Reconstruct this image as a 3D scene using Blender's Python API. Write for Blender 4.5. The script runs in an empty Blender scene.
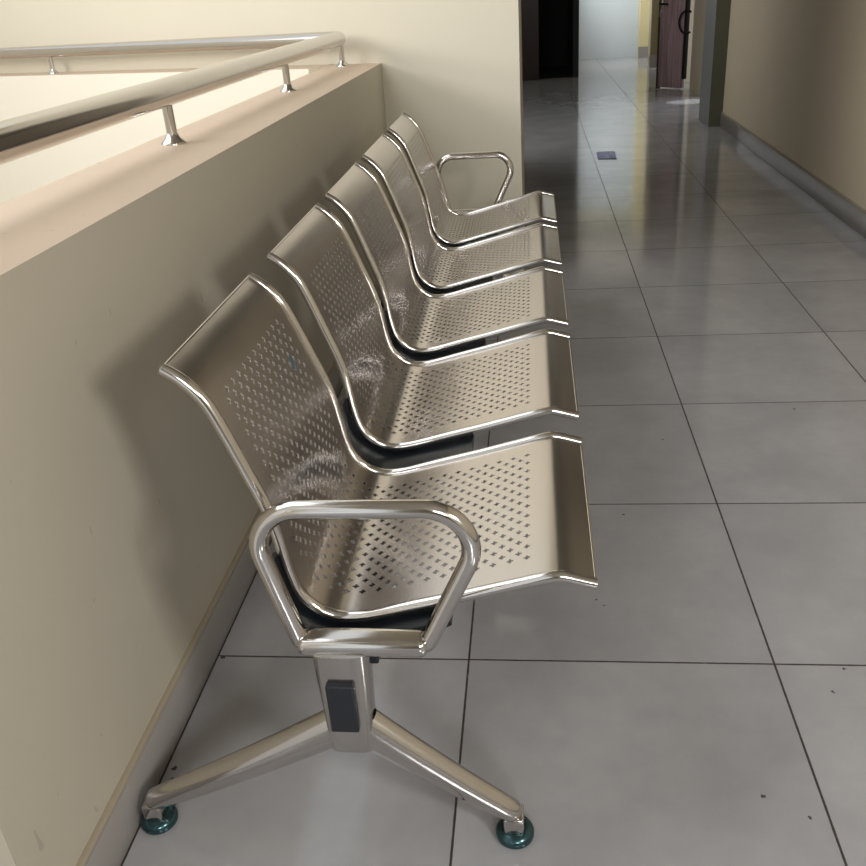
import bpy, bmesh, math, random
from mathutils import Vector, Matrix

random.seed(4)
SC = bpy.context.scene
COL = SC.collection

# ------------------------------------------------------------------ camera
def camera():
    yaw, pit, rol = math.radians(-7.49335), math.radians(26.67934), math.radians(-4.24448)
    cy, sy, cp, sp = math.cos(yaw), math.sin(yaw), math.cos(pit), math.sin(pit)
    fwd = Vector((sy * cp, cy * cp, -sp))
    right = Vector((cy, -sy, 0))
    up = right.cross(fwd)
    c, s = math.cos(rol), math.sin(rol)
    r = c * right + s * up
    u = -s * right + c * up
    m = Matrix((r, u, -fwd)).transposed().to_4x4()
    m.translation = Vector((-0.4557, -1.3952, 1.2262))
    cam = bpy.data.cameras.new('camera')
    cam.sensor_width = 36
    cam.lens = 884.5 / 866 * 36
    cam.clip_start = 0.02
    o = bpy.data.objects.new('camera', cam)
    COL.objects.link(o)
    o.matrix_world = m
    SC.camera = o
camera()

# ------------------------------------------------------------------ light
SC.view_settings.view_transform = 'Standard'
SC.view_settings.look = 'None'
SC.view_settings.gamma = 1
SC.view_settings.use_curve_mapping = False
SC.view_settings.exposure = 0.0

W = bpy.data.worlds.new('World')
SC.world = W
W.use_nodes = True
W.node_tree.nodes['Background'].inputs[0].default_value = (0.93, 0.97, 1.0, 1)
W.node_tree.nodes['Background'].inputs[1].default_value = 1.0

def area(name, loc, target, sx, sy, power, color, spread=180):
    l = bpy.data.lights.new(name, 'AREA')
    l.shape = 'RECTANGLE'
    l.size, l.size_y = sx, sy
    l.energy = power
    l.color = color
    l.spread = math.radians(spread)
    o = bpy.data.objects.new(name, l)
    COL.objects.link(o)
    o.location = loc
    d = Vector(target) - Vector(loc)
    o.rotation_euler = d.to_track_quat('-Z', 'Y').to_euler()
    return o
area('atrium_daylight', (-3.6, 0.6, 3.3), (-2.6, 0.9, 0), 3.6, 4.0, 84, (1.0, 0.98, 0.96))
area('atrium_side_daylight', (-4.6, 0.2, 2.3), (1.1, 3.2, 1.3), 2.2, 1.2, 84, (1.0, 0.97, 0.94))
area('window_daylight', (1.12, -2.1, 1.72), (-1.1, 0.4, 0.85), 0.45, 0.45, 34, (1.0, 0.97, 0.93))
area('corridor_near_fill', (0.5, -4.6, 2.2), (0.1, 2, 0.0), 1.0, 0.8, 62, (0.97, 0.98, 1.0))  # added fill lamp behind the camera; the corridor is walled off there
area('corridor_end_daylight', (0.2, 13.3, 1.7), (1.3, 13.3, 1.7), 1.5, 1.7, 50, (0.97, 0.98, 1.0))
area('left_bay_fill', (-1.4, 6.2, 1.7), (1.2, 9.6, 0.9), 1.6, 1.6, 42, (1.0, 0.98, 0.96))  # added fill lamp, hidden past the return wall, brightening the side door
area('side_door_daylight', (2.3, 8.6, 1.4), (1.2, 8.4, 0.4), 1.0, 1.8, 9, (0.95, 0.97, 1.0))
sl = bpy.data.lights.new('side_door_sunbeam', 'SPOT')
sl.energy, sl.spot_size, sl.spot_blend, sl.shadow_soft_size = 420, math.radians(7), 0.15, 0.02
so = bpy.data.objects.new('side_door_sunbeam', sl); COL.objects.link(so)
so.location = (3.0, 8.7, 2.6)
so.rotation_euler = (Vector((1.17, 8.5, 0)) - Vector((3.0, 8.7, 2.6))).to_track_quat('-Z', 'Y').to_euler()

# ------------------------------------------------------------------ helpers
def link(name, mesh, parent=None, mats=()):
    o = bpy.data.objects.new(name, mesh)
    COL.objects.link(o)
    for m in mats:
        mesh.materials.append(m)
    if parent:
        o.parent = parent
    return o

def mesh_from(name, V, F, mats, parent=None, smooth=None, mat_idx=None):
    me = bpy.data.meshes.new(name)
    me.from_pydata([tuple(v) for v in V], [], F)
    me.update()
    bm = bmesh.new(); bm.from_mesh(me)
    bmesh.ops.recalc_face_normals(bm, faces=bm.faces)
    bm.to_mesh(me); bm.free()
    if mat_idx:
        for p, i in zip(me.polygons, mat_idx):
            p.material_index = i
    if smooth is not None:
        for p in me.polygons:
            p.use_smooth = True
        me.set_sharp_from_angle(angle=math.radians(smooth))
    return link(name, me, parent, mats)

def box(name, lo, hi, mats, parent=None, bevel=0, seg=3, taper=None, mat_fn=None, rot=None):
    bm = bmesh.new()
    bmesh.ops.create_cube(bm, size=1)
    c = [(a + b) / 2 for a, b in zip(lo, hi)]
    d = [b - a for a, b in zip(lo, hi)]
    for v in bm.verts:
        k = 1.0
        if taper and v.co.z < 0:
            k = taper
        v.co = Vector((v.co.x * d[0] * k, v.co.y * d[1] * k, v.co.z * d[2]))
    if bevel:
        bmesh.ops.bevel(bm, geom=list(bm.edges), offset=bevel, segments=seg, profile=0.6, affect='EDGES')
    if rot:
        bm.transform(Matrix.Rotation(rot, 4, 'Z'))
    bm.transform(Matrix.Translation(c))
    if mat_fn:
        bm.normal_update()
        for f in bm.faces:
            f.material_index = mat_fn(f)
    me = bpy.data.meshes.new(name)
    if bevel:
        for f in bm.faces: f.smooth = True
    bm.to_mesh(me); bm.free()
    if bevel:
        me.set_sharp_from_angle(angle=math.radians(50))
    return link(name, me, parent, mats)

def wall_strip(name, pts, z0, z1, th, mat, parent=None):
    """solid wall whose visible face follows the xy polyline; thickness to its left"""
    V, F = [], []
    n = len(pts)
    P = [Vector(p) for p in pts]
    for i, p in enumerate(P):
        d = (P[min(i + 1, n - 1)] - P[max(i - 1, 0)]).normalized()
        nn = Vector((-d.y, d.x)) * th
        for q in (p, p + nn):
            V.append((q.x, q.y, z0)); V.append((q.x, q.y, z1))
    for i in range(n - 1):
        a, b = 4 * i, 4 * (i + 1)
        F += [(a, b, b + 1, a + 1), (a + 2, a + 3, b + 3, b + 2), (a + 1, b + 1, b + 3, a + 3), (a, a + 2, b + 2, b)]
    F += [(0, 1, 3, 2), (4 * n - 4, 4 * n - 2, 4 * n - 1, 4 * n - 3)]
    return mesh_from(name, V, F, [mat], parent)

def sweep(path, radii, seg=20, closed=False, cap=True, flat=None):
    """tube of circular (or elliptical) section along a list of points -> V, F"""
    P = [Vector(p) for p in path]
    n = len(P)
    if not hasattr(radii, '__len__'):
        radii = [radii] * n
    V, F = [], []
    T = []
    for i in range(n):
        if closed:
            t = P[(i + 1) % n] - P[i - 1]
        else:
            t = P[min(i + 1, n - 1)] - P[max(i - 1, 0)]
        T.append(t.normalized())
    ref = Vector((0, 1, 0)) if abs(T[0].y) < 0.9 else Vector((0, 0, 1))
    u = (ref - T[0] * ref.dot(T[0])).normalized()
    for i in range(n):
        u = (u - T[i] * u.dot(T[i])).normalized()
        v = T[i].cross(u)
        r = radii[i]
        ru, rv = (r if not isinstance(r, tuple) else r[0]), (r if not isinstance(r, tuple) else r[1])
        for k in range(seg):
            a = 2 * math.pi * k / seg
            V.append(P[i] + u * (ru * math.cos(a)) + v * (rv * math.sin(a)))
    m = n if closed else n - 1
    for i in range(m):
        j = (i + 1) % n
        for k in range(seg):
            l = (k + 1) % seg
            F.append((i * seg + k, i * seg + l, j * seg + l, j * seg + k))
    if not closed and cap:
        F.append(tuple(range(seg)))
        F.append(tuple((n - 1) * seg + k for k in range(seg)))
    return V, F

def tube(name, path, r, mat, parent=None, seg=20, closed=False):
    V, F = sweep(path, r, seg, closed)
    return mesh_from(name, V, F, [mat], parent, smooth=40)

def lathe(name, prof, mat, loc=(0, 0, 0), parent=None, seg=32):
    V, F = [], []
    n = len(prof)
    for r, z in prof:
        for k in range(seg):
            a = 2 * math.pi * k / seg
            V.append((loc[0] + r * math.cos(a), loc[1] + r * math.sin(a), loc[2] + z))
    for i in range(n - 1):
        for k in range(seg):
            l = (k + 1) % seg
            F.append((i * seg + k, i * seg + l, (i + 1) * seg + l, (i + 1) * seg + k))
    F.append(tuple(range(seg)))
    F.append(tuple((n - 1) * seg + k for k in range(seg)))
    return mesh_from(name, V, F, [mat], parent, smooth=40)

def rounded(points, rad, closed=True, n=8):
    out = []
    P = [Vector(p) for p in points]
    m = len(P)
    for i in range(m):
        r = rad[i] if hasattr(rad, '__len__') else rad
        if (not closed and i in (0, m - 1)) or r <= 0:
            out.append(P[i]); continue
        a, b, c = P[i - 1], P[i], P[(i + 1) % m]
        d1, d2 = (a - b).normalized(), (c - b).normalized()
        ang = d1.angle(d2)
        t = min(r / math.tan(ang / 2), 0.48 * (a - b).length, 0.48 * (c - b).length)
        rr = t * math.tan(ang / 2)
        cen = b + (d1 + d2).normalized() * (rr / math.sin(ang / 2))
        s, e = b + d1 * t - cen, b + d2 * t - cen
        for k in range(n + 1):
            f = k / n
            tot = s.angle(e)
            v = (s * math.sin((1 - f) * tot) + e * math.sin(f * tot)) / math.sin(tot)
            out.append(cen + v)
    return out

def struct(o):
    o['kind'] = 'structure'
    return o

def empty(name, loc=(0, 0, 0)):
    o = bpy.data.objects.new(name, None)
    COL.objects.link(o)
    o.location = loc
    o.empty_display_size = 0.1
    return o

def adopt(root):
    """children were built in world coordinates: undo the root's offset"""
    inv = Matrix.Translation(root.location).inverted()
    for ch in root.children:
        ch.matrix_parent_inverse = inv

# ------------------------------------------------------------------ materials
class NT:
    def __init__(s, name):
        s.m = bpy.data.materials.new(name)
        s.m.use_nodes = True
        s.t = s.m.node_tree
        s.b = s.t.nodes['Principled BSDF']
    def n(s, kind, **kw):
        nd = s.t.nodes.new('ShaderNode' + kind)
        for k, v in kw.items():
            if k.startswith('i_'):
                nd.inputs[k[2:].replace('_', ' ')].default_value = v
            else:
                setattr(nd, k, v)
        return nd
    def l(s, a, b):
        s.t.links.new(a, b)
    def math(s, op, a, b=None, c=None):
        nd = s.n('Math', operation=op)
        for i, x in enumerate((a, b, c)):
            if x is None: continue
            if isinstance(x, (int, float)): nd.inputs[i].default_value = x
            else: s.l(x, nd.inputs[i])
        return nd.outputs[0]
    def mix(s, fac, a, b, blend='MIX'):
        nd = s.n('Mix', data_type='RGBA', blend_type=blend)
        for key, x in ((0, fac), (6, a), (7, b)):
            if isinstance(x, (int, float)): nd.inputs[key].default_value = x if key == 0 else (x, x, x, 1)
            elif isinstance(x, tuple): nd.inputs[key].default_value = (*x, 1)
            else: s.l(x, nd.inputs[key])
        return nd.outputs[2]
    def ramp(s, x, stops):
        nd = s.n('ValToRGB')
        r = nd.color_ramp
        while len(r.elements) < len(stops): r.elements.new(0.5)
        for e, (p, c) in zip(r.elements, stops):
            e.position = p
            e.color = (c, c, c, 1) if not isinstance(c, tuple) else (*c, 1)
        s.l(x, nd.inputs[0])
        return nd.outputs[0]
    def pos(s):
        return s.n('NewGeometry').outputs['Position']
    def noise(s, vec, scale, detail=4, rough=0.55):
        nd = s.n('TexNoise')
        nd.inputs['Scale'].default_value = scale
        nd.inputs['Detail'].default_value = detail
        nd.inputs['Roughness'].default_value = rough
        s.l(vec, nd.inputs['Vector'])
        return nd.outputs['Fac']
    def bump(s, h, strength, dist=0.01):
        nd = s.n('Bump')
        nd.inputs['Strength'].default_value = strength
        nd.inputs['Distance'].default_value = dist
        s.l(h, nd.inputs['Height'])
        s.l(nd.outputs[0], s.b.inputs['Normal'])

def srgb(r, g, b):
    return tuple((c / 12.92 if c <= 0.04045 else ((c + 0.055) / 1.055) ** 2.4) for c in (r / 255, g / 255, b / 255))

def paint(name, col, rough=0.55, var=0.06, scuff=0.0, bump=0.12):
    t = NT(name)
    p = t.pos()
    n1 = t.noise(p, 1.3, 5)
    n2 = t.noise(p, 9, 4)
    dark = tuple(c * (1 - var * 2) for c in col)
    light = tuple(min(1, c * (1 + var)) for c in col)
    c = t.mix(n1, dark, light)
    c = t.mix(t.math('MULTIPLY', n2, 0.25), c, tuple(x * 0.93 for x in col))
    if scuff:
        mp = t.n('Mapping'); t.l(p, mp.inputs[0]); mp.inputs['Scale'].default_value = (1, 2.2, 0.8)
        s = t.ramp(t.noise(mp.outputs[0], 14, 2, 0.7), [(0.70, 0), (0.735, 1)])
        c = t.mix(t.math('MULTIPLY', s, scuff), c, tuple(x * 0.45 for x in col))
    t.l(c, t.b.inputs['Base Color'])
    t.b.inputs['Roughness'].default_value = rough
    t.bump(t.noise(p, 60, 3), bump, 0.003)
    return t.m

def plain(name, col, rough=0.5, metal=0.0, var=0.05, scale=20):
    t = NT(name)
    n = t.noise(t.pos(), scale, 3)
    t.l(t.mix(n, tuple(c * (1 - var) for c in col), tuple(min(1, c * (1 + var)) for c in col)), t.b.inputs['Base Color'])
    t.b.inputs['Roughness'].default_value = rough
    t.b.inputs['Metallic'].default_value = metal
    return t.m

def steel(name, col, rough, smudge=0.08, stretch=(1, 1, 1)):
    t = NT(name)
    co = t.n('TexCoord').outputs['Object']
    mp = t.n('Mapping'); t.l(co, mp.inputs[0]); mp.inputs['Scale'].default_value = stretch
    n = t.noise(co, 7, 5)
    g = t.noise(mp.outputs[0], 40, 3)
    t.l(t.mix(n, tuple(c * 0.93 for c in col), col), t.b.inputs['Base Color'])
    t.b.inputs['Metallic'].default_value = 1
    r = t.math('ADD', t.math('MULTIPLY', n, smudge), rough - smudge / 2)
    r = t.math('ADD', r, t.math('MULTIPLY', g, 0.04))
    t.l(r, t.b.inputs['Roughness'])
    t.bump(g, 0.04, 0.001)
    return t.m

def floor_material():
    t = NT('grey_floor_tile')
    p = t.pos()
    sep = t.n('SeparateXYZ'); t.l(p, sep.inputs[0])
    def line(c, off):
        a = t.math('DIVIDE', t.math('ADD', c, off), 0.6)
        f = t.math('FRACT', a)
        d = t.math('MINIMUM', f, t.math('SUBTRACT', 1.0, f))
        return t.math('MULTIPLY', d, 0.6), t.math('FLOOR', a)
    dx, ix = line(sep.outputs[0], 0.0)
    dy, iy = line(sep.outputs[1], 0.0)
    d = t.math('MINIMUM', dx, dy)
    # the cut course against the parapet
    dm = t.math('ABSOLUTE', t.math('SUBTRACT', sep.outputs[0], -1.13))
    d = t.math('MINIMUM', d, dm)
    wob = t.math('MULTIPLY', t.noise(p, 40, 2), 0.0012)
    g = t.math('LESS_THAN', d, t.math('ADD', wob, 0.0015))
    cb = t.n('CombineXYZ'); t.l(ix, cb.inputs[0]); t.l(iy, cb.inputs[1])
    wn = t.n('TexWhiteNoise'); t.l(cb.outputs[0], wn.inputs['Vector'])
    tilev = wn.outputs['Value']
    # cement-look clouds, shifted per tile
    add = t.n('VectorMath', operation='ADD'); t.l(p, add.inputs[0])
    sc = t.n('VectorMath', operation='SCALE'); t.l(wn.outputs['Color'], sc.inputs[0]); sc.inputs['Scale'].default_value = 9
    t.l(sc.outputs[0], add.inputs[1])
    cloud = t.noise(add.outputs[0], 3.2, 7, 0.6)
    fine = t.noise(add.outputs[0], 22, 5, 0.6)
    base = t.mix(t.ramp(cloud, [(0.3, 0), (0.72, 1)]), srgb(152, 152, 155), srgb(180, 180, 183))
    base = t.mix(t.math('MULTIPLY', fine, 0.35), base, srgb(146, 146, 149))
    base = t.mix(t.math('MULTIPLY', tilev, 0.25), base, srgb(156, 156, 160))
    # dirt specks
    spots = [(0.0, 0.0)]
    sp = None
    SP = SPOTS
    flat = t.n('CombineXYZ'); t.l(sep.outputs[0], flat.inputs[0]); t.l(sep.outputs[1], flat.inputs[1])
    for x, y, r in SP:
        v = t.n('VectorMath', operation='DISTANCE'); t.l(flat.outputs[0], v.inputs[0]); v.inputs[1].default_value = (x, y, 0)
        dd = t.math('ADD', v.outputs['Value'], t.math('MULTIPLY', t.math('SUBTRACT', t.noise(p, 260, 1), 0.5), 0.010))
        q = t.math('LESS_THAN', dd, r)
        sp = q if sp is None else t.math('MAXIMUM', sp, q)
    base = t.mix(t.math('MULTIPLY', sp, 0.85), base, srgb(40, 38, 36))
    grout = t.mix(t.ramp(t.noise(p, 18, 3), [(0.62, 0), (0.7, 1)]), srgb(52, 44, 38), srgb(95, 88, 80))
    col = t.mix(g, base, grout)
    t.l(col, t.b.inputs['Base Color'])
    r = t.math('ADD', t.math('MULTIPLY', cloud, 0.04), 0.08)
    r = t.mix(g, r, 0.8)
    t.l(r, t.b.inputs['Roughness'])
    t.b.inputs['IOR'].default_value = 1.6
    return t.m

SPOTS = [(0.128, -0.01, 0.003), (0.088, -0.075, 0.003), (-0.094, -0.32, 0.0038), (-0.03, -0.36, 0.003),
         (-0.24, 0.55, 0.003), (-0.33, 0.20, 0.0026), (-0.315, 0.18, 0.0024), (-1.115, -0.30, 0.005),
         (-1.11, -0.325, 0.0035), (-1.118, -0.005, 0.004), (-0.09, 0.96, 0.003), (0.33, 1.15, 0.004)]

M_FLOOR = floor_material()
M_PARAPET = paint('olive_cream_paint', srgb(186, 179, 163), 0.6, 0.03, scuff=0.35)
M_CREAM = paint('cream_paint', srgb(208, 202, 184), 0.6, 0.03)
M_ATRIUM = paint('pale_cream_paint', srgb(226, 220, 206), 0.6, 0.02)
M_LEDGE = paint('tan_ledge_paint', srgb(202, 182, 160), 0.55, 0.07, scuff=0.4)
M_RWALL = paint('beige_paint', srgb(204, 192, 170), 0.6, 0.04, scuff=0.12)
M_SKIRT = paint('grey_skirting_tile', srgb(140, 136, 132), 0.3, 0.05, bump=0.02)
M_MORTAR = paint('tan_mortar', srgb(166, 155, 134), 0.85, 0.12)
M_BLUEWALL = paint('pale_blue_grey_paint', srgb(196, 206, 212), 0.55, 0.03)
M_YELLOW = paint('yellow_paint', srgb(196, 188, 146), 0.6, 0.04)
M_OLIVE = paint('olive_paint', srgb(130, 122, 92), 0.6, 0.04)
M_DARKGREEN = paint('dirty_green_plaster', srgb(86, 86, 70), 0.8, 0.2, scuff=0.3)
M_GREYTILE = paint('blue_grey_render', srgb(120, 124, 124), 0.5, 0.12, scuff=0.3)
M_WHITE = paint('white_gloss_paint', srgb(236, 238, 240), 0.3, 0.02)
M_CEIL = paint('ceiling_paint', srgb(158, 153, 142), 0.7, 0.02)
M_BLACK = plain('dark_room_black', (0.004, 0.004, 0.004), 0.8)  # near-black colour stands in for the room's darkness; also black door fittings
M_DARKWOOD = plain('dark_brown_wood', srgb(50, 38, 30), 0.5)
M_PLASTIC = plain('black_plastic', srgb(30, 33, 40), 0.38, 0, 0.1, 60)
M_BRACKET = plain('black_powder_coat', srgb(22, 28, 34), 0.3, 0.2, 0.1, 40)
M_FOOT = plain('teal_zinc_metal', srgb(62, 88, 94), 0.2, 0.8, 0.25, 60)
M_SHEET = steel('brushed_steel_sheet', (0.65, 0.61, 0.585), 0.22, 0.10, (1, 30, 1))
M_CHROME = steel('polished_steel_tube', (0.66, 0.635, 0.61), 0.09, 0.04)
M_RAIL = steel('satin_steel_rail', (0.62, 0.59, 0.56), 0.13, 0.08)
M_LEG = steel('polished_steel_leg', (0.60, 0.575, 0.55), 0.12, 0.08)
M_TEAL = plain('teal_ink', srgb(30, 84, 100), 0.4)

def wood_material():
    t = NT('purple_brown_wood')
    p = t.pos()
    mp = t.n('Mapping'); t.l(p, mp.inputs[0]); mp.inputs['Scale'].default_value = (14, 14, 0.8)
    n = t.noise(mp.outputs[0], 2.5, 6, 0.65)
    c = t.mix(t.ramp(n, [(0.3, 0), (0.7, 1)]), srgb(122, 98, 100), srgb(176, 152, 156))
    t.l(c, t.b.inputs['Base Color'])
    t.b.inputs['Roughness'].default_value = 0.4
    return t.m
M_WOOD = wood_material()

# ------------------------------------------------------------------ structure
X_PAR = -1.142           # inner face of parapet
X_OUT = -1.405
Z_PAR = 0.931
Y_END = -0.679           # near end of the parapet
SK = math.radians(24.9)
D = Vector((-math.cos(SK), math.sin(SK)))
NRM = Vector((math.sin(SK), math.cos(SK)))
A0 = Vector((-1.332, 3.054))                 # a point of the back wall face
def backwall(x): return A0.y - (x - A0.x) * math.tan(SK)

struct(box('floor', (-1.45, -6, -0.15), (2.4, 15.2, 0), [M_FLOOR]))
# parapet: inner and outer faces painted, tan ledge on top
def parapet_mesh(name, quad, z0, z1):
    V = [(x, y, z0) for x, y in quad] + [(x, y, z1) for x, y in quad]
    F = [(0, 1, 2, 3), (4, 5, 6, 7)] + [(i, (i + 1) % 4, (i + 1) % 4 + 4, i + 4) for i in range(4)]
    return V, F
V, F = parapet_mesh('wall_left', [(X_PAR, Y_END), (X_PAR, backwall(X_PAR) + 0.02), (X_OUT, backwall(X_OUT) + 0.02), (X_OUT, Y_END)], -0.15, Z_PAR)
struct(mesh_from('wall_left', V, F, [M_PARAPET, M_LEDGE, M_ATRIUM], mat_idx=[0, 1, 0, 0, 2, 0]))
# drop below the corridor slab on the atrium side
struct(box('wall_atrium_slab', (X_OUT, -6, -3.2), (X_OUT + 0.2, 3.3, -0.15), [M_ATRIUM]))
# far parapet along the atrium
q0 = A0 + D * 0.06
n0 = q0 - NRM * 0.2
q1 = A0 + D * 7; n1 = q1 - NRM * 0.2
V, F = parapet_mesh('wall_atrium', [(n0.x, n0.y), (n1.x, n1.y), (q1.x, q1.y), (q0.x, q0.y)], -3.2, Z_PAR)
struct(mesh_from('wall_atrium', V, F, [M_ATRIUM, M_LEDGE], mat_idx=[0, 1, 0, 0, 0, 0]))
# back wall, cream
e = A0 - D * ((-0.505 - A0.x) / math.cos(SK))
V, F = parapet_mesh('wall_back', [(e.x, e.y), (e.x, e.y + 0.24), (q1.x, q1.y + 0.24), (q1.x, q1.y)], 0, 3.0)
struct(mesh_from('wall_back', V, F, [M_CREAM]))
# atrium outer walls
struct(box('wall_atrium_left', (-6.6, -6, -3.2), (-6.4, 6.5, 3.0), [M_ATRIUM]))
struct(box('wall_atrium_front', (-6.6, -3.6, -3.2), (X_OUT - 0.3, -3.4, 3.0), [M_ATRIUM]))
struct(box('floor_atrium', (-6.6, -6, -3.3), (X_OUT, 7, -3.2), [M_ATRIUM]))
# column beyond the near end of the parapet
struct(box('wall_pillar', (-1.5, -1.15, 0), (-1.17, Y_END - 0.004, 2.8), [M_WHITE]))

# left side of the corridor beyond the back wall
struct(box('wall_left_return', (-0.72, e.y + 0.241, 0), (-0.506, 4.0, 2.85), [M_RWALL]))
struct(box('wall_left_far', (-1.7, 4.0, 0), (-1.5, 11.7, 2.85), [M_OLIVE]))
struct(box('wall_left_niche', (-1.7, 3.8, 0), (-0.72, 4.0, 2.85), [M_OLIVE]))
# right wall with its skirting, window opening behind the camera
struct(box('wall_right', (1.158, -1.85, 0), (1.36, 6.78, 2.85), [M_RWALL]))
struct(box('wall_right_near', (1.158, -6, 0), (1.36, -2.85, 2.85), [M_RWALL]))
struct(box('wall_right_sill', (1.158, -2.85, 0), (1.36, -1.85, 1.0), [M_RWALL]))
struct(box('wall_right_lintel', (1.158, -2.85, 2.15), (1.36, -1.85, 2.85), [M_RWALL]))
struct(box('wall_near', (-1.5, -6.1, 0), (1.4, -5.9, 2.85), [M_OLIVE]))
struct(box('baseboard_right', (1.143, -6, 0), (1.158, 6.76, 0.107), [M_SKIRT], bevel=0.002, seg=1))
struct(box('trim_1', (1.150, -6, 0.107), (1.158, 6.76, 0.116), [M_MORTAR]))
struct(box('baseboard_left', (X_PAR, Y_END, 0), (-1.131, backwall(-1.131), 0.094), [M_SKIRT], bevel=0.001, seg=1))
struct(box('trim_2', (X_PAR - 0.002, Y_END, 0.094), (-1.1335, backwall(-1.131), 0.105), [M_MORTAR], bevel=0.003, seg=2))
# pilaster at the end of the right wall
def pil(f):
    return 1 if f.normal.x < -0.5 else 0
struct(box('wall_pilaster', (1.045, 6.76, 0), (1.36, 7.25, 2.85), [M_DARKGREEN, M_GREYTILE], mat_fn=pil))
# set back wall beyond the side opening
struct(box('wall_right_recess', (1.322, 8.83, 0), (1.5, 9.56, 2.85), [M_RWALL]))
struct(box('wall_right_far', (1.335, 10.35, 0), (1.6, 12.5, 2.85), [M_RWALL]))
struct(box('wall_right_jamb', (1.225, 12.5, 0), (1.6, 12.75, 2.85), [M_OLIVE]))
struct(box('baseboard_jamb', (1.215, 12.485, 0), (1.6, 12.5, 0.16), [M_SKIRT]))
struct(box('wall_right_pillar', (1.262, 14.25, 0), (1.7, 14.6, 2.85), [M_YELLOW]))
struct(box('baseboard_pillar', (1.25, 14.235, 0), (1.7, 14.25, 0.16), [M_SKIRT]))
struct(box('wall_far', (0.0, 14.55, 0), (2.4, 14.75, 2.85), [M_BLUEWALL]))
struct(box('trim_3', (0.17, 14.3, 2.5), (1.3, 14.55, 2.62), [M_YELLOW]))
struct(box('wall_outside', (1.7, 11.5, 0), (1.8, 14.6, 2.85), [M_RWALL]))
# dark room on the left of the corridor end: wooden frame round an opening, its unlit depth painted black
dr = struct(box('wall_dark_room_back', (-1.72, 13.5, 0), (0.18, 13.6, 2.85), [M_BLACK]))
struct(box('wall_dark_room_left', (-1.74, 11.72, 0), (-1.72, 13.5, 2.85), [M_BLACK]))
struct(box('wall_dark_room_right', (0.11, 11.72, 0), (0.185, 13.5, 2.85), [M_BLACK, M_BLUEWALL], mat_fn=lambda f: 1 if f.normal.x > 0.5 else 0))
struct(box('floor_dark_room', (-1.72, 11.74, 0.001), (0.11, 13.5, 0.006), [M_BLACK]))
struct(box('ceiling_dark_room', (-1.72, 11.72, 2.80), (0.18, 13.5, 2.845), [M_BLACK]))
struct(box('trim_4', (-1.50, 11.66, 0), (-0.35, 11.74, 2.78), [M_DARKWOOD], bevel=0.006, seg=1))
# ceiling over corridor (atrium open to the sky)
struct(box('ceiling', (-1.42, -6, 2.85), (2.4, 15.2, 3.0), [M_CEIL]))

# side door, leaf ajar, with handle and ring pull
d0, d1 = Vector((1.0, 9.9)), Vector((1.345, 9.47))
dd = (d1 - d0).normalized(); dn = Vector((-dd.y, dd.x))
ang = math.atan2(dd.y, dd.x)
def leafbox(name, s0, s1, t0, t1, z0, z1, mat, parent=None, bevel=0.002):
    c = d0 + dd * ((s0 + s1) / 2) + dn * ((t0 + t1) / 2)
    return box(name, (c.x - (s1 - s0) / 2, c.y - (t1 - t0) / 2, z0), (c.x + (s1 - s0) / 2, c.y + (t1 - t0) / 2, z1),
               [mat], parent, bevel=bevel, seg=1, rot=ang)
door = struct(leafbox('door_1', 0.012, 0.375, 0, 0.045, 0.012, 2.15, M_WOOD))
leafbox('edge_strip', -0.01, 0.012, -0.006, 0.05, 0.0, 2.15, M_DARKWOOD, door)
leafbox('lock_stile', 0.375, 0.41, -0.004, 0.045, 0.11, 2.15, M_BLACK, door)
leafbox('handle_plate', 0.0, 0.045, -0.010, -0.001, 0.76, 1.0, M_CHROME, door)
h0 = d0 + dd * 0.03 - dn * 0.05
h1 = d0 + dd * 0.16 - dn * 0.05
h2 = d0 + dd * 0.03
tube('door_handle', rounded([(h2.x, h2.y, 0.895), (h0.x, h0.y, 0.895), (h1.x, h1.y, 0.885)], 0.02, closed=False), 0.011, M_BLACK, door)
ring = []
for k in range(25):
    a = math.radians(60 + k * 10)
    c = d0 + dd * (0.435 + 0.11 * math.cos(a)) - dn * 0.03
    ring.append((c.x, c.y, 0.70 + 0.115 * math.sin(a)))
tube('ring_pull', ring, 0.011, M_BLACK, door, seg=10)

# ------------------------------------------------------------------ hand rail
RX, RZ, RR = -1.315, 1.047, 0.031
rail = empty('handrail', (RX, 1.0, Z_PAR))
rail['label'] = 'polished steel pipe handrail on short posts along the parapet top'
rail['category'] = 'handrail'
corner = Vector((RX, backwall(RX) - 0.105 / math.cos(SK), RZ))
far = corner + Vector((D.x, D.y, 0)) * 5.0
tube('rail_pipe', rounded([(RX, -3.2, RZ), corner, far], 0.06, closed=False, n=10), RR, M_RAIL, rail, seg=36)
def post(x, y):
    p = tube('post', [(x, y, Z_PAR + 0.002), (x, y, RZ - RR * 0.6)], 0.0125, M_CHROME, rail, seg=24)
    f = lathe('base_flange', [(0.030, 0.0), (0.030, 0.003), (0.026, 0.008), (0.019, 0.014), (0.0145, 0.021), (0.0135, 0.024)],
              M_CHROME, (x, y, Z_PAR), p, 28)
for y in (-0.387, 0.753, 1.893):
    post(RX, y)
post(RX, corner.y - 0.005)
for s in (2.03, 3.17, 4.3):
    q = corner + Vector((D.x, D.y, 0)) * s
    post(q.x, q.y)
adopt(rail)

# ------------------------------------------------------------------ bench
bench = empty('waiting_bench', (-0.74, 0.92, 0))
bench['label'] = 'five-seat perforated stainless steel waiting bench with loop armrests beside the parapet'
bench['category'] = 'bench'

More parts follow.
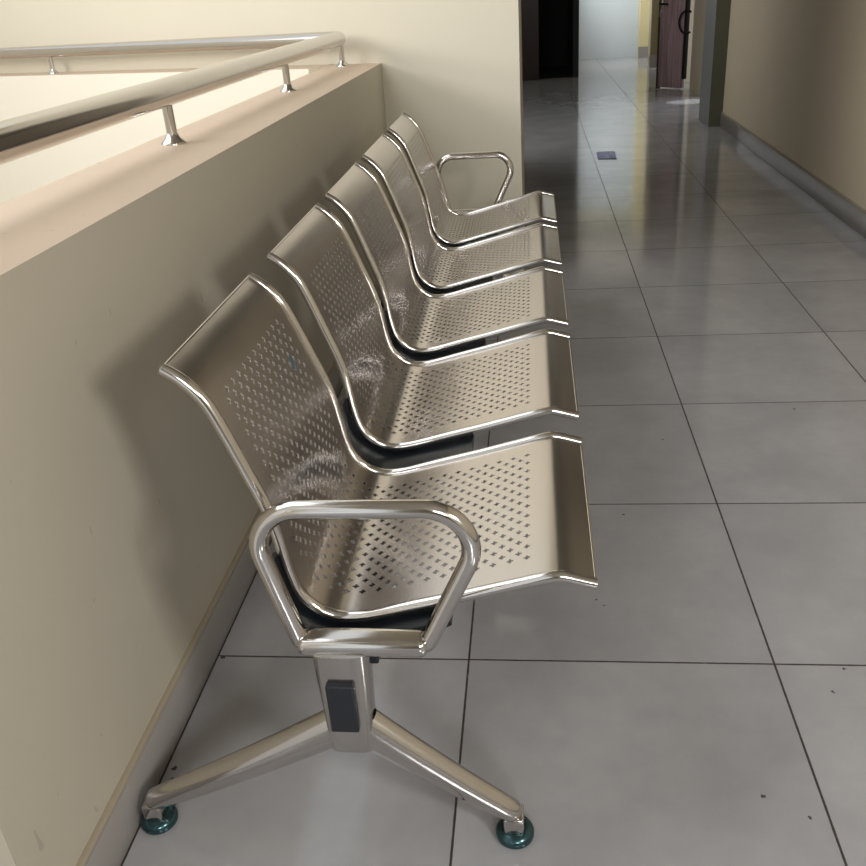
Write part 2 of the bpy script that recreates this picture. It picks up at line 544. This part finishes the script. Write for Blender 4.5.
RT = 0.0088
OUT = [(-0.378, 0.451), (-0.391, 0.4545), (-0.404, 0.4582), (-0.416, 0.4616), (-0.4235, 0.4632), (-0.430, 0.4634), (-0.438, 0.4620), (-0.455, 0.4578), (-0.476, 0.452), (-0.52, 0.440), (-0.564, 0.428),
       (-0.634, 0.4105), (-0.680, 0.3985), (-0.712, 0.391), (-0.740, 0.388), (-0.762, 0.391), (-0.785, 0.402), (-0.804, 0.419),
       (-0.818, 0.442), (-0.826, 0.472), (-0.832, 0.51), (-0.838, 0.55), (-0.848, 0.59), (-0.866, 0.640), (-0.884, 0.690),
       (-0.897, 0.724), (-0.906, 0.744), (-0.919, 0.762), (-0.936, 0.779), (-0.954, 0.791)]
def cat(P, n=14):
    out = []
    for i in range(len(P) - 1):
        a, b, c, d = P[max(i - 1, 0)], P[i], P[i + 1], P[min(i + 2, len(P) - 1)]
        for k in range(n):
            t = k / n
            out.append(tuple(0.5 * (2 * b[j] + (c[j] - a[j]) * t + (2 * a[j] - 5 * b[j] + 4 * c[j] - d[j]) * t * t + (3 * b[j] - a[j] - 3 * c[j] + d[j]) * t ** 3) for j in (0, 1)))
    out.append(P[-1])
    return out
def smooth_pts(P, it):
    P = [Vector(p) for p in P]
    for _ in range(it):
        P = [P[0]] + [(P[i - 1] + P[i] * 2 + P[i + 1]) / 4 for i in range(1, len(P) - 1)] + [P[-1]]
    return P
DENSE = smooth_pts(cat(OUT), 6)
def normals(P):
    N = []
    for i in range(len(P)):
        t = (P[min(i + 1, len(P) - 1)] - P[max(i - 1, 0)]).normalized()
        N.append(Vector((t.y, -t.x)))
    return N
# tube centre line: lower edge moved inwards by the tube radius
NN = normals(DENSE)
CEN = [p + n * RT for p, n in zip(DENSE, NN)]
LEN = [0.0]
for i in range(1, len(CEN)):
    LEN.append(LEN[-1] + (CEN[i] - CEN[i - 1]).length)
NC = normals(CEN)
def at(s):
    s = min(max(s, 0), LEN[-1])
    lo, hi = 0, len(LEN) - 1
    while hi - lo > 1:
        m = (lo + hi) // 2
        if LEN[m] <= s: lo = m
        else: hi = m
    f = (s - LEN[lo]) / (LEN[hi] - LEN[lo])
    return CEN[lo].lerp(CEN[hi], f), NC[lo].lerp(NC[hi], f).normalized()
def s_of(test):
    for i, p in enumerate(CEN):
        if test(p): return LEN[i]

SEAT_W = 0.449
def taper(s):
    a = LEN[-1] * 0.52
    f = max(0.0, (s - a) / (LEN[-1] - a))
    return 1 - 0.05 * f * f * (3 - 2 * f)
def sheet_mesh():
    """perforated sheet, y = 0 at its middle"""
    s0, s1 = s_of(lambda p: p.x < -0.466), s_of(lambda p: p.y > 0.742)
    n = round((s1 - s0) / 0.0131)
    step = (s1 - s0) / n
    hw = SEAT_W / 2 - 0.006
    PY = 0.0290
    J = 12                                   # holes in the even rows
    gy = [(-J / 2 + 0.5 * m) * PY for m in range(0, 2 * J + 1)]
    TH = 0.0016
    V, F, SM = [], [], []
    idx = {}
    def vert(s, y, side):
        key = (round(s, 6), round(y, 6), side)
        if key not in idx:
            p, nn = at(s)
            off = nn * (0.002 if side in ('t', 'rt') else 0.002 - TH)
            idx[key] = len(V)
            V.append((p.x + off.x, y * taper(s), p.y + off.y))
        return idx[key]
    def face(pts):
        F.append([vert(s, y, 't') for s, y in pts]); SM.append(True)
        F.append([vert(s, y, 'b') for s, y in reversed(pts)]); SM.append(True)
    def rim(pts, closed=True):
        m = len(pts)
        for i in range(m if closed else m - 1):
            a, b = pts[i], pts[(i + 1) % m]
            F.append([vert(*a, 'rt'), vert(*b, 'rt'), vert(*b, 'rb'), vert(*a, 'rb')]); SM.append(False)
    ys = [-hw] + gy + [hw]
    def plain_strip(a, b):
        for i in range(len(ys) - 1):
            face([(a, ys[i]), (a, ys[i + 1]), (b, ys[i + 1]), (b, ys[i])])
    k = 10
    for i in range(k):
        plain_strip(s0 * i / k, s0 * (i + 1) / k)
    a_, b_ = 0.0053, 0.0018
    for c in range(n):
        sa, sb = s0 + c * step, s0 + (c + 1) * step
        if c == 0: sa = s0
        sm = (sa + sb) / 2
        face([(sa, -hw), (sa, gy[0]), (sb, gy[0]), (sb, -hw)])
        face([(sa, gy[-1]), (sa, hw), (sb, hw), (sb, gy[-1])])
        if c % 2 == 0:
            cells = range(0, 2 * J, 2)
        else:
            cells = range(1, 2 * J - 1, 2)
            face([(sa, gy[0]), (sa, gy[1]), (sb, gy[1]), (sb, gy[0])])
            face([(sa, gy[-2]), (sa, gy[-1]), (sb, gy[-1]), (sb, gy[-2])])
        for m in cells:
            y0, ym, y1 = gy[m], gy[m + 1], gy[m + 2]
            for qs, qy in ((1, 1), (1, -1), (-1, -1), (-1, 1)):
                S = sb if qs > 0 else sa
                Y = y1 if qy > 0 else y0
                # quadrant polygons: edge middle, corner, top middle, then the arm outline
                poly = [(S, ym), (S, Y), (sm, Y), (sm, ym + qy * a_), (sm + qs * b_, ym + qy * a_), (sm + qs * b_, ym + qy * b_),
                        (sm + qs * a_, ym + qy * b_), (sm + qs * a_, ym)]
                if qs * qy > 0: poly = poly[::-1]
                face(poly)
                rim([(sm, ym + qy * a_), (sm + qs * b_, ym + qy * a_), (sm + qs * b_, ym + qy * b_),
                     (sm + qs * a_, ym + qy * b_), (sm + qs * a_, ym)], closed=False)
    k = 10
    for i in range(k):
        plain_strip(s1 + (LEN[-1] - s1) * i / k, s1 + (LEN[-1] - s1) * (i + 1) / k)
    for s in (0, LEN[-1]):
        rim([(s, y) for y in ys], closed=False)
    me = bpy.data.meshes.new('seat_shell')
    me.from_pydata(V, [], F)
    me.update()
    for p, sflag in zip(me.polygons, SM):
        p.use_smooth = sflag
    # orient top faces towards the sitter
    flip = [p.index for p in me.polygons]
    me.materials.append(M_SHEET)
    return me, n

SHEET, NH = sheet_mesh()

def edge_mesh(sign):
    path = [(p.x, sign * (SEAT_W / 2 - RT * 0.9) * taper(l), p.y) for p, l in zip(CEN[::5], LEN[::5])]
    if (Vector(path[-1]) - Vector((CEN[-1].x, path[-1][1], CEN[-1].y))).length > 1e-4:
        path.append((CEN[-1].x, path[-1][1], CEN[-1].y))
    r = [RT] * len(path)
    V, F = sweep(path, r, 16)
    return V, F
def make_seat(y):
    o = bpy.data.objects.new('seat_shell', SHEET)
    COL.objects.link(o)
    o.parent = bench
    o.location = (0, y, 0)
    return o
near_edges = [-0.369, 0.1735, 0.6985, 1.2225, 1.7455]
seats = []
EM = {}
for i, y in enumerate(near_edges):
    o = make_seat(y + SEAT_W / 2)
    seats.append(o)
    for sgn in (-1, 1):
        if sgn not in EM:
            V, F = edge_mesh(sgn)
            e_ = mesh_from('edge_tube', V, F, [M_CHROME], o, smooth=40)
            EM[sgn] = e_.data
        else:
            e_ = bpy.data.objects.new('edge_tube', EM[sgn]); COL.objects.link(e_); e_.parent = o

# folded hems along the top and the front edge of each sheet
for nm_, s_ in (('top_hem', LEN[-1]), ('front_hem', 0.0)):
    p_, n_ = at(s_)
    hw_ = (SEAT_W / 2 - 0.006) * taper(s_)
    hm = None
    for o in seats:
        if hm is None:
            V, F = sweep([(p_.x, -hw_, p_.y), (p_.x, hw_, p_.y)], 0.0028, 12)
            hm = mesh_from(nm_, V, F, [M_CHROME], o, smooth=40).data
        else:
            c_ = bpy.data.objects.new(nm_, hm); COL.objects.link(c_); c_.parent = o

# small ink mark on the first backrest
pm, nm = at(s_of(lambda p: p.y > 0.678))
V = []
for dy, ds in ((-0.004, -0.010), (0.001, -0.012), (0.004, 0.002), (0.006, 0.013), (0.001, 0.014), (-0.002, 0.003)):
    q, nq = at(s_of(lambda p: p.y > 0.672) + ds)
    V.append((q.x + nq.x * 0.0028, dy, q.y + nq.y * 0.0028))
off = len(V)
V += [(v[0] - nm.x * 0.0008, v[1], v[2] - nm.y * 0.0008) for v in V]
F = [tuple(range(off)), tuple(range(off, 2 * off))[::-1]] + [(i, (i + 1) % off, (i + 1) % off + off, i + off) for i in range(off)]
mk = mesh_from('ink_mark', V, F, [M_TEAL], seats[0])
mk.location.y = -0.034 - (near_edges[0] + SEAT_W / 2)
mk['label'] = 'small teal ink mark'

# beam and cradles
box('beam', (-0.768, -0.395, 0.296), (-0.716, 2.24, 0.338), [M_BRACKET], bench, bevel=0.006)
def cradle(y, w):
    sA, sB = s_of(lambda p: p.x < -0.585), s_of(lambda p: p.y > 0.505)
    top, bot = [], []
    n = 36
    for i in range(n + 1):
        q, nq = at(sA + (sB - sA) * i / n)
        f = i / n
        th = 0.005 + 0.012 * math.sin(math.pi * min(1, f * 1.15)) ** 0.6 if f * 1.15 < 1 else 0.006
        a = q - nq * (RT + 0.004)
        b = q - nq * (RT + 0.006 + th)
        top.append(a); bot.append(b)
    V, F = [], []
    for yy in (y - w / 2, y + w / 2):
        for a, b in zip(top, bot):
            V.append((a.x, yy, a.y)); V.append((b.x, yy, b.y))
    m = 2 * (n + 1)
    for i in range(n):
        a = 2 * i
        F += [(a, a + 1, a + 3, a + 2), (m + a, m + a + 2, m + a + 3, m + a + 1),
              (a, a + 2, m + a + 2, m + a), (a + 1, m + a + 1, m + a + 3, a + 3)]
    F += [(0, m, m + 1, 1), (m - 2, m - 1, 2 * m - 1, 2 * m - 2)]
    o = mesh_from('seat_bracket', V, F, [M_BRACKET], bench, smooth=40)
    box('bracket_web', (-0.79, y - w * 0.35, 0.330), (-0.695, y + w * 0.35, 0.372), [M_BRACKET], o, bevel=0.004)
ends = [y + SEAT_W for y in near_edges]
cradle(-0.372, 0.05)
for i in range(4):
    mid = (ends[i] + near_edges[i + 1]) / 2
    cradle(mid, near_edges[i + 1] - ends[i] + 0.04)
cradle(ends[-1] + 0.004, 0.05)

def end_frame(y, out):
    """armrest loop, column, two splayed legs; out = -1 at the near end, +1 at the far end"""
    loop = rounded([(-0.800, y, 0.390), (-0.854, y, 0.616), (-0.509, y, 0.616), (-0.616, y, 0.390)],
                   [0.012, 0.062, 0.062, 0.012], closed=True, n=14)
    # open at the bottom: the bar closes it
    a = tube('armrest', loop, 0.0132, M_CHROME, bench, seg=24, closed=True)
    box('arm_bar', (-0.803, y - 0.021, 0.377), (-0.614, y + 0.021, 0.406), [M_CHROME], a, bevel=0.0135, seg=5)
    # column: rounded box tapering downwards
    V, F = [], []
    rings = [(0.384, 0.040, 0.027), (0.34, 0.0395, 0.027), (0.29, 0.0375, 0.026), (0.24, 0.0355, 0.026), (0.215, 0.0335, 0.025), (0.198, 0.0325, 0.0245)]
    seg = 40
    for z, hx, hy in rings:
        for k in range(seg):
            t = 2 * math.pi * k / seg
            c, s = math.cos(t), math.sin(t)
            ex = 0.42
            V.append((-0.742 + hx * math.copysign(abs(c) ** ex, c), y + hy * math.copysign(abs(s) ** ex, s), z))
    for i in range(len(rings) - 1):
        for k in range(seg):
            l = (k + 1) % seg
            F.append((i * seg + k, i * seg + l, (i + 1) * seg + l, (i + 1) * seg + k))
    F.append(tuple(range(seg))); F.append(tuple((len(rings) - 1) * seg + k for k in range(seg)))
    col = mesh_from('column', V, F, [M_LEG], bench, smooth=50)
    pl = box('end_plug', (-0.765, y + out * 0.026 - 0.010, 0.250), (-0.723, y + out * 0.026 + 0.010, 0.338), [M_PLASTIC], col, bevel=0.003)
    pl['label'] = 'black plastic plug'
    for fx in (-1.098, -0.500):
        sx = -1 if fx < -0.74 else 1
        root = Vector((-0.742 + sx * 0.018, y, 0.232))
        tip = Vector((fx - sx * 0.004, y, 0.054))
        path, rad = [], []
        n = 14
        for i in range(n + 1):
            f = i / n
            q = root.lerp(tip, f)
            q.z -= 0.004 * math.sin(math.pi * f)
            path.append(q); rad.append((0.0225 - 0.0045 * f, 0.0330 - 0.0130 * f))
        d = (tip - root).normalized()
        path.append(tip + d * 0.008); rad.append((0.0165, 0.0165))
        path.append(tip + d * 0.014); rad.append((0.009, 0.008))
        V, F = sweep(path, rad, 28)
        leg = mesh_from('leg', V, F, [M_LEG], bench, smooth=45)
        box('foot_bracket', (fx - 0.017, y - 0.018, 0.019), (fx + 0.015, y + 0.018, 0.052), [M_LEG], leg, bevel=0.005)
        ft = lathe('foot_pad', [(0.027, 0.0), (0.0305, 0.003), (0.031, 0.010), (0.028, 0.016), (0.020, 0.020), (0.010, 0.021)],
                   M_FOOT, (fx, y, 0.0), leg, 32)
        ft['label'] = 'teal-tinted metal glide foot'
end_frame(-0.412, -1)
end_frame(2.258, 1)
adopt(bench)

# ------------------------------------------------------------------ loose things
t = NT('printed_paper')
p = t.pos()
sp_ = t.n('SeparateXYZ'); t.l(p, sp_.inputs[0])
band = t.ramp(t.noise(p, 26, 2), [(0.42, 0), (0.5, 1)])
t.l(t.mix(t.math('MULTIPLY', band, 0.5), srgb(96, 110, 176), srgb(190, 198, 226)), t.b.inputs['Base Color'])
t.b.inputs['Roughness'].default_value = 0.4
V, F = [], []
for k, (x, y, z) in enumerate([(0.03, 5.50, 0.004), (0.165, 5.48, 0.006), (0.172, 5.76, 0.010), (0.035, 5.79, 0.006)]):
    V.append((x, y, z))
V += [(x, y, z - 0.0015) for x, y, z in V]
F = [(0, 1, 2, 3), (7, 6, 5, 4), (0, 4, 5, 1), (1, 5, 6, 2), (2, 6, 7, 3), (3, 7, 4, 0)]
leaf = mesh_from('leaflet', V, F, [t.m])
leaf['label'] = 'small blue-grey printed leaflet lying on the corridor floor'
leaf['category'] = 'leaflet'
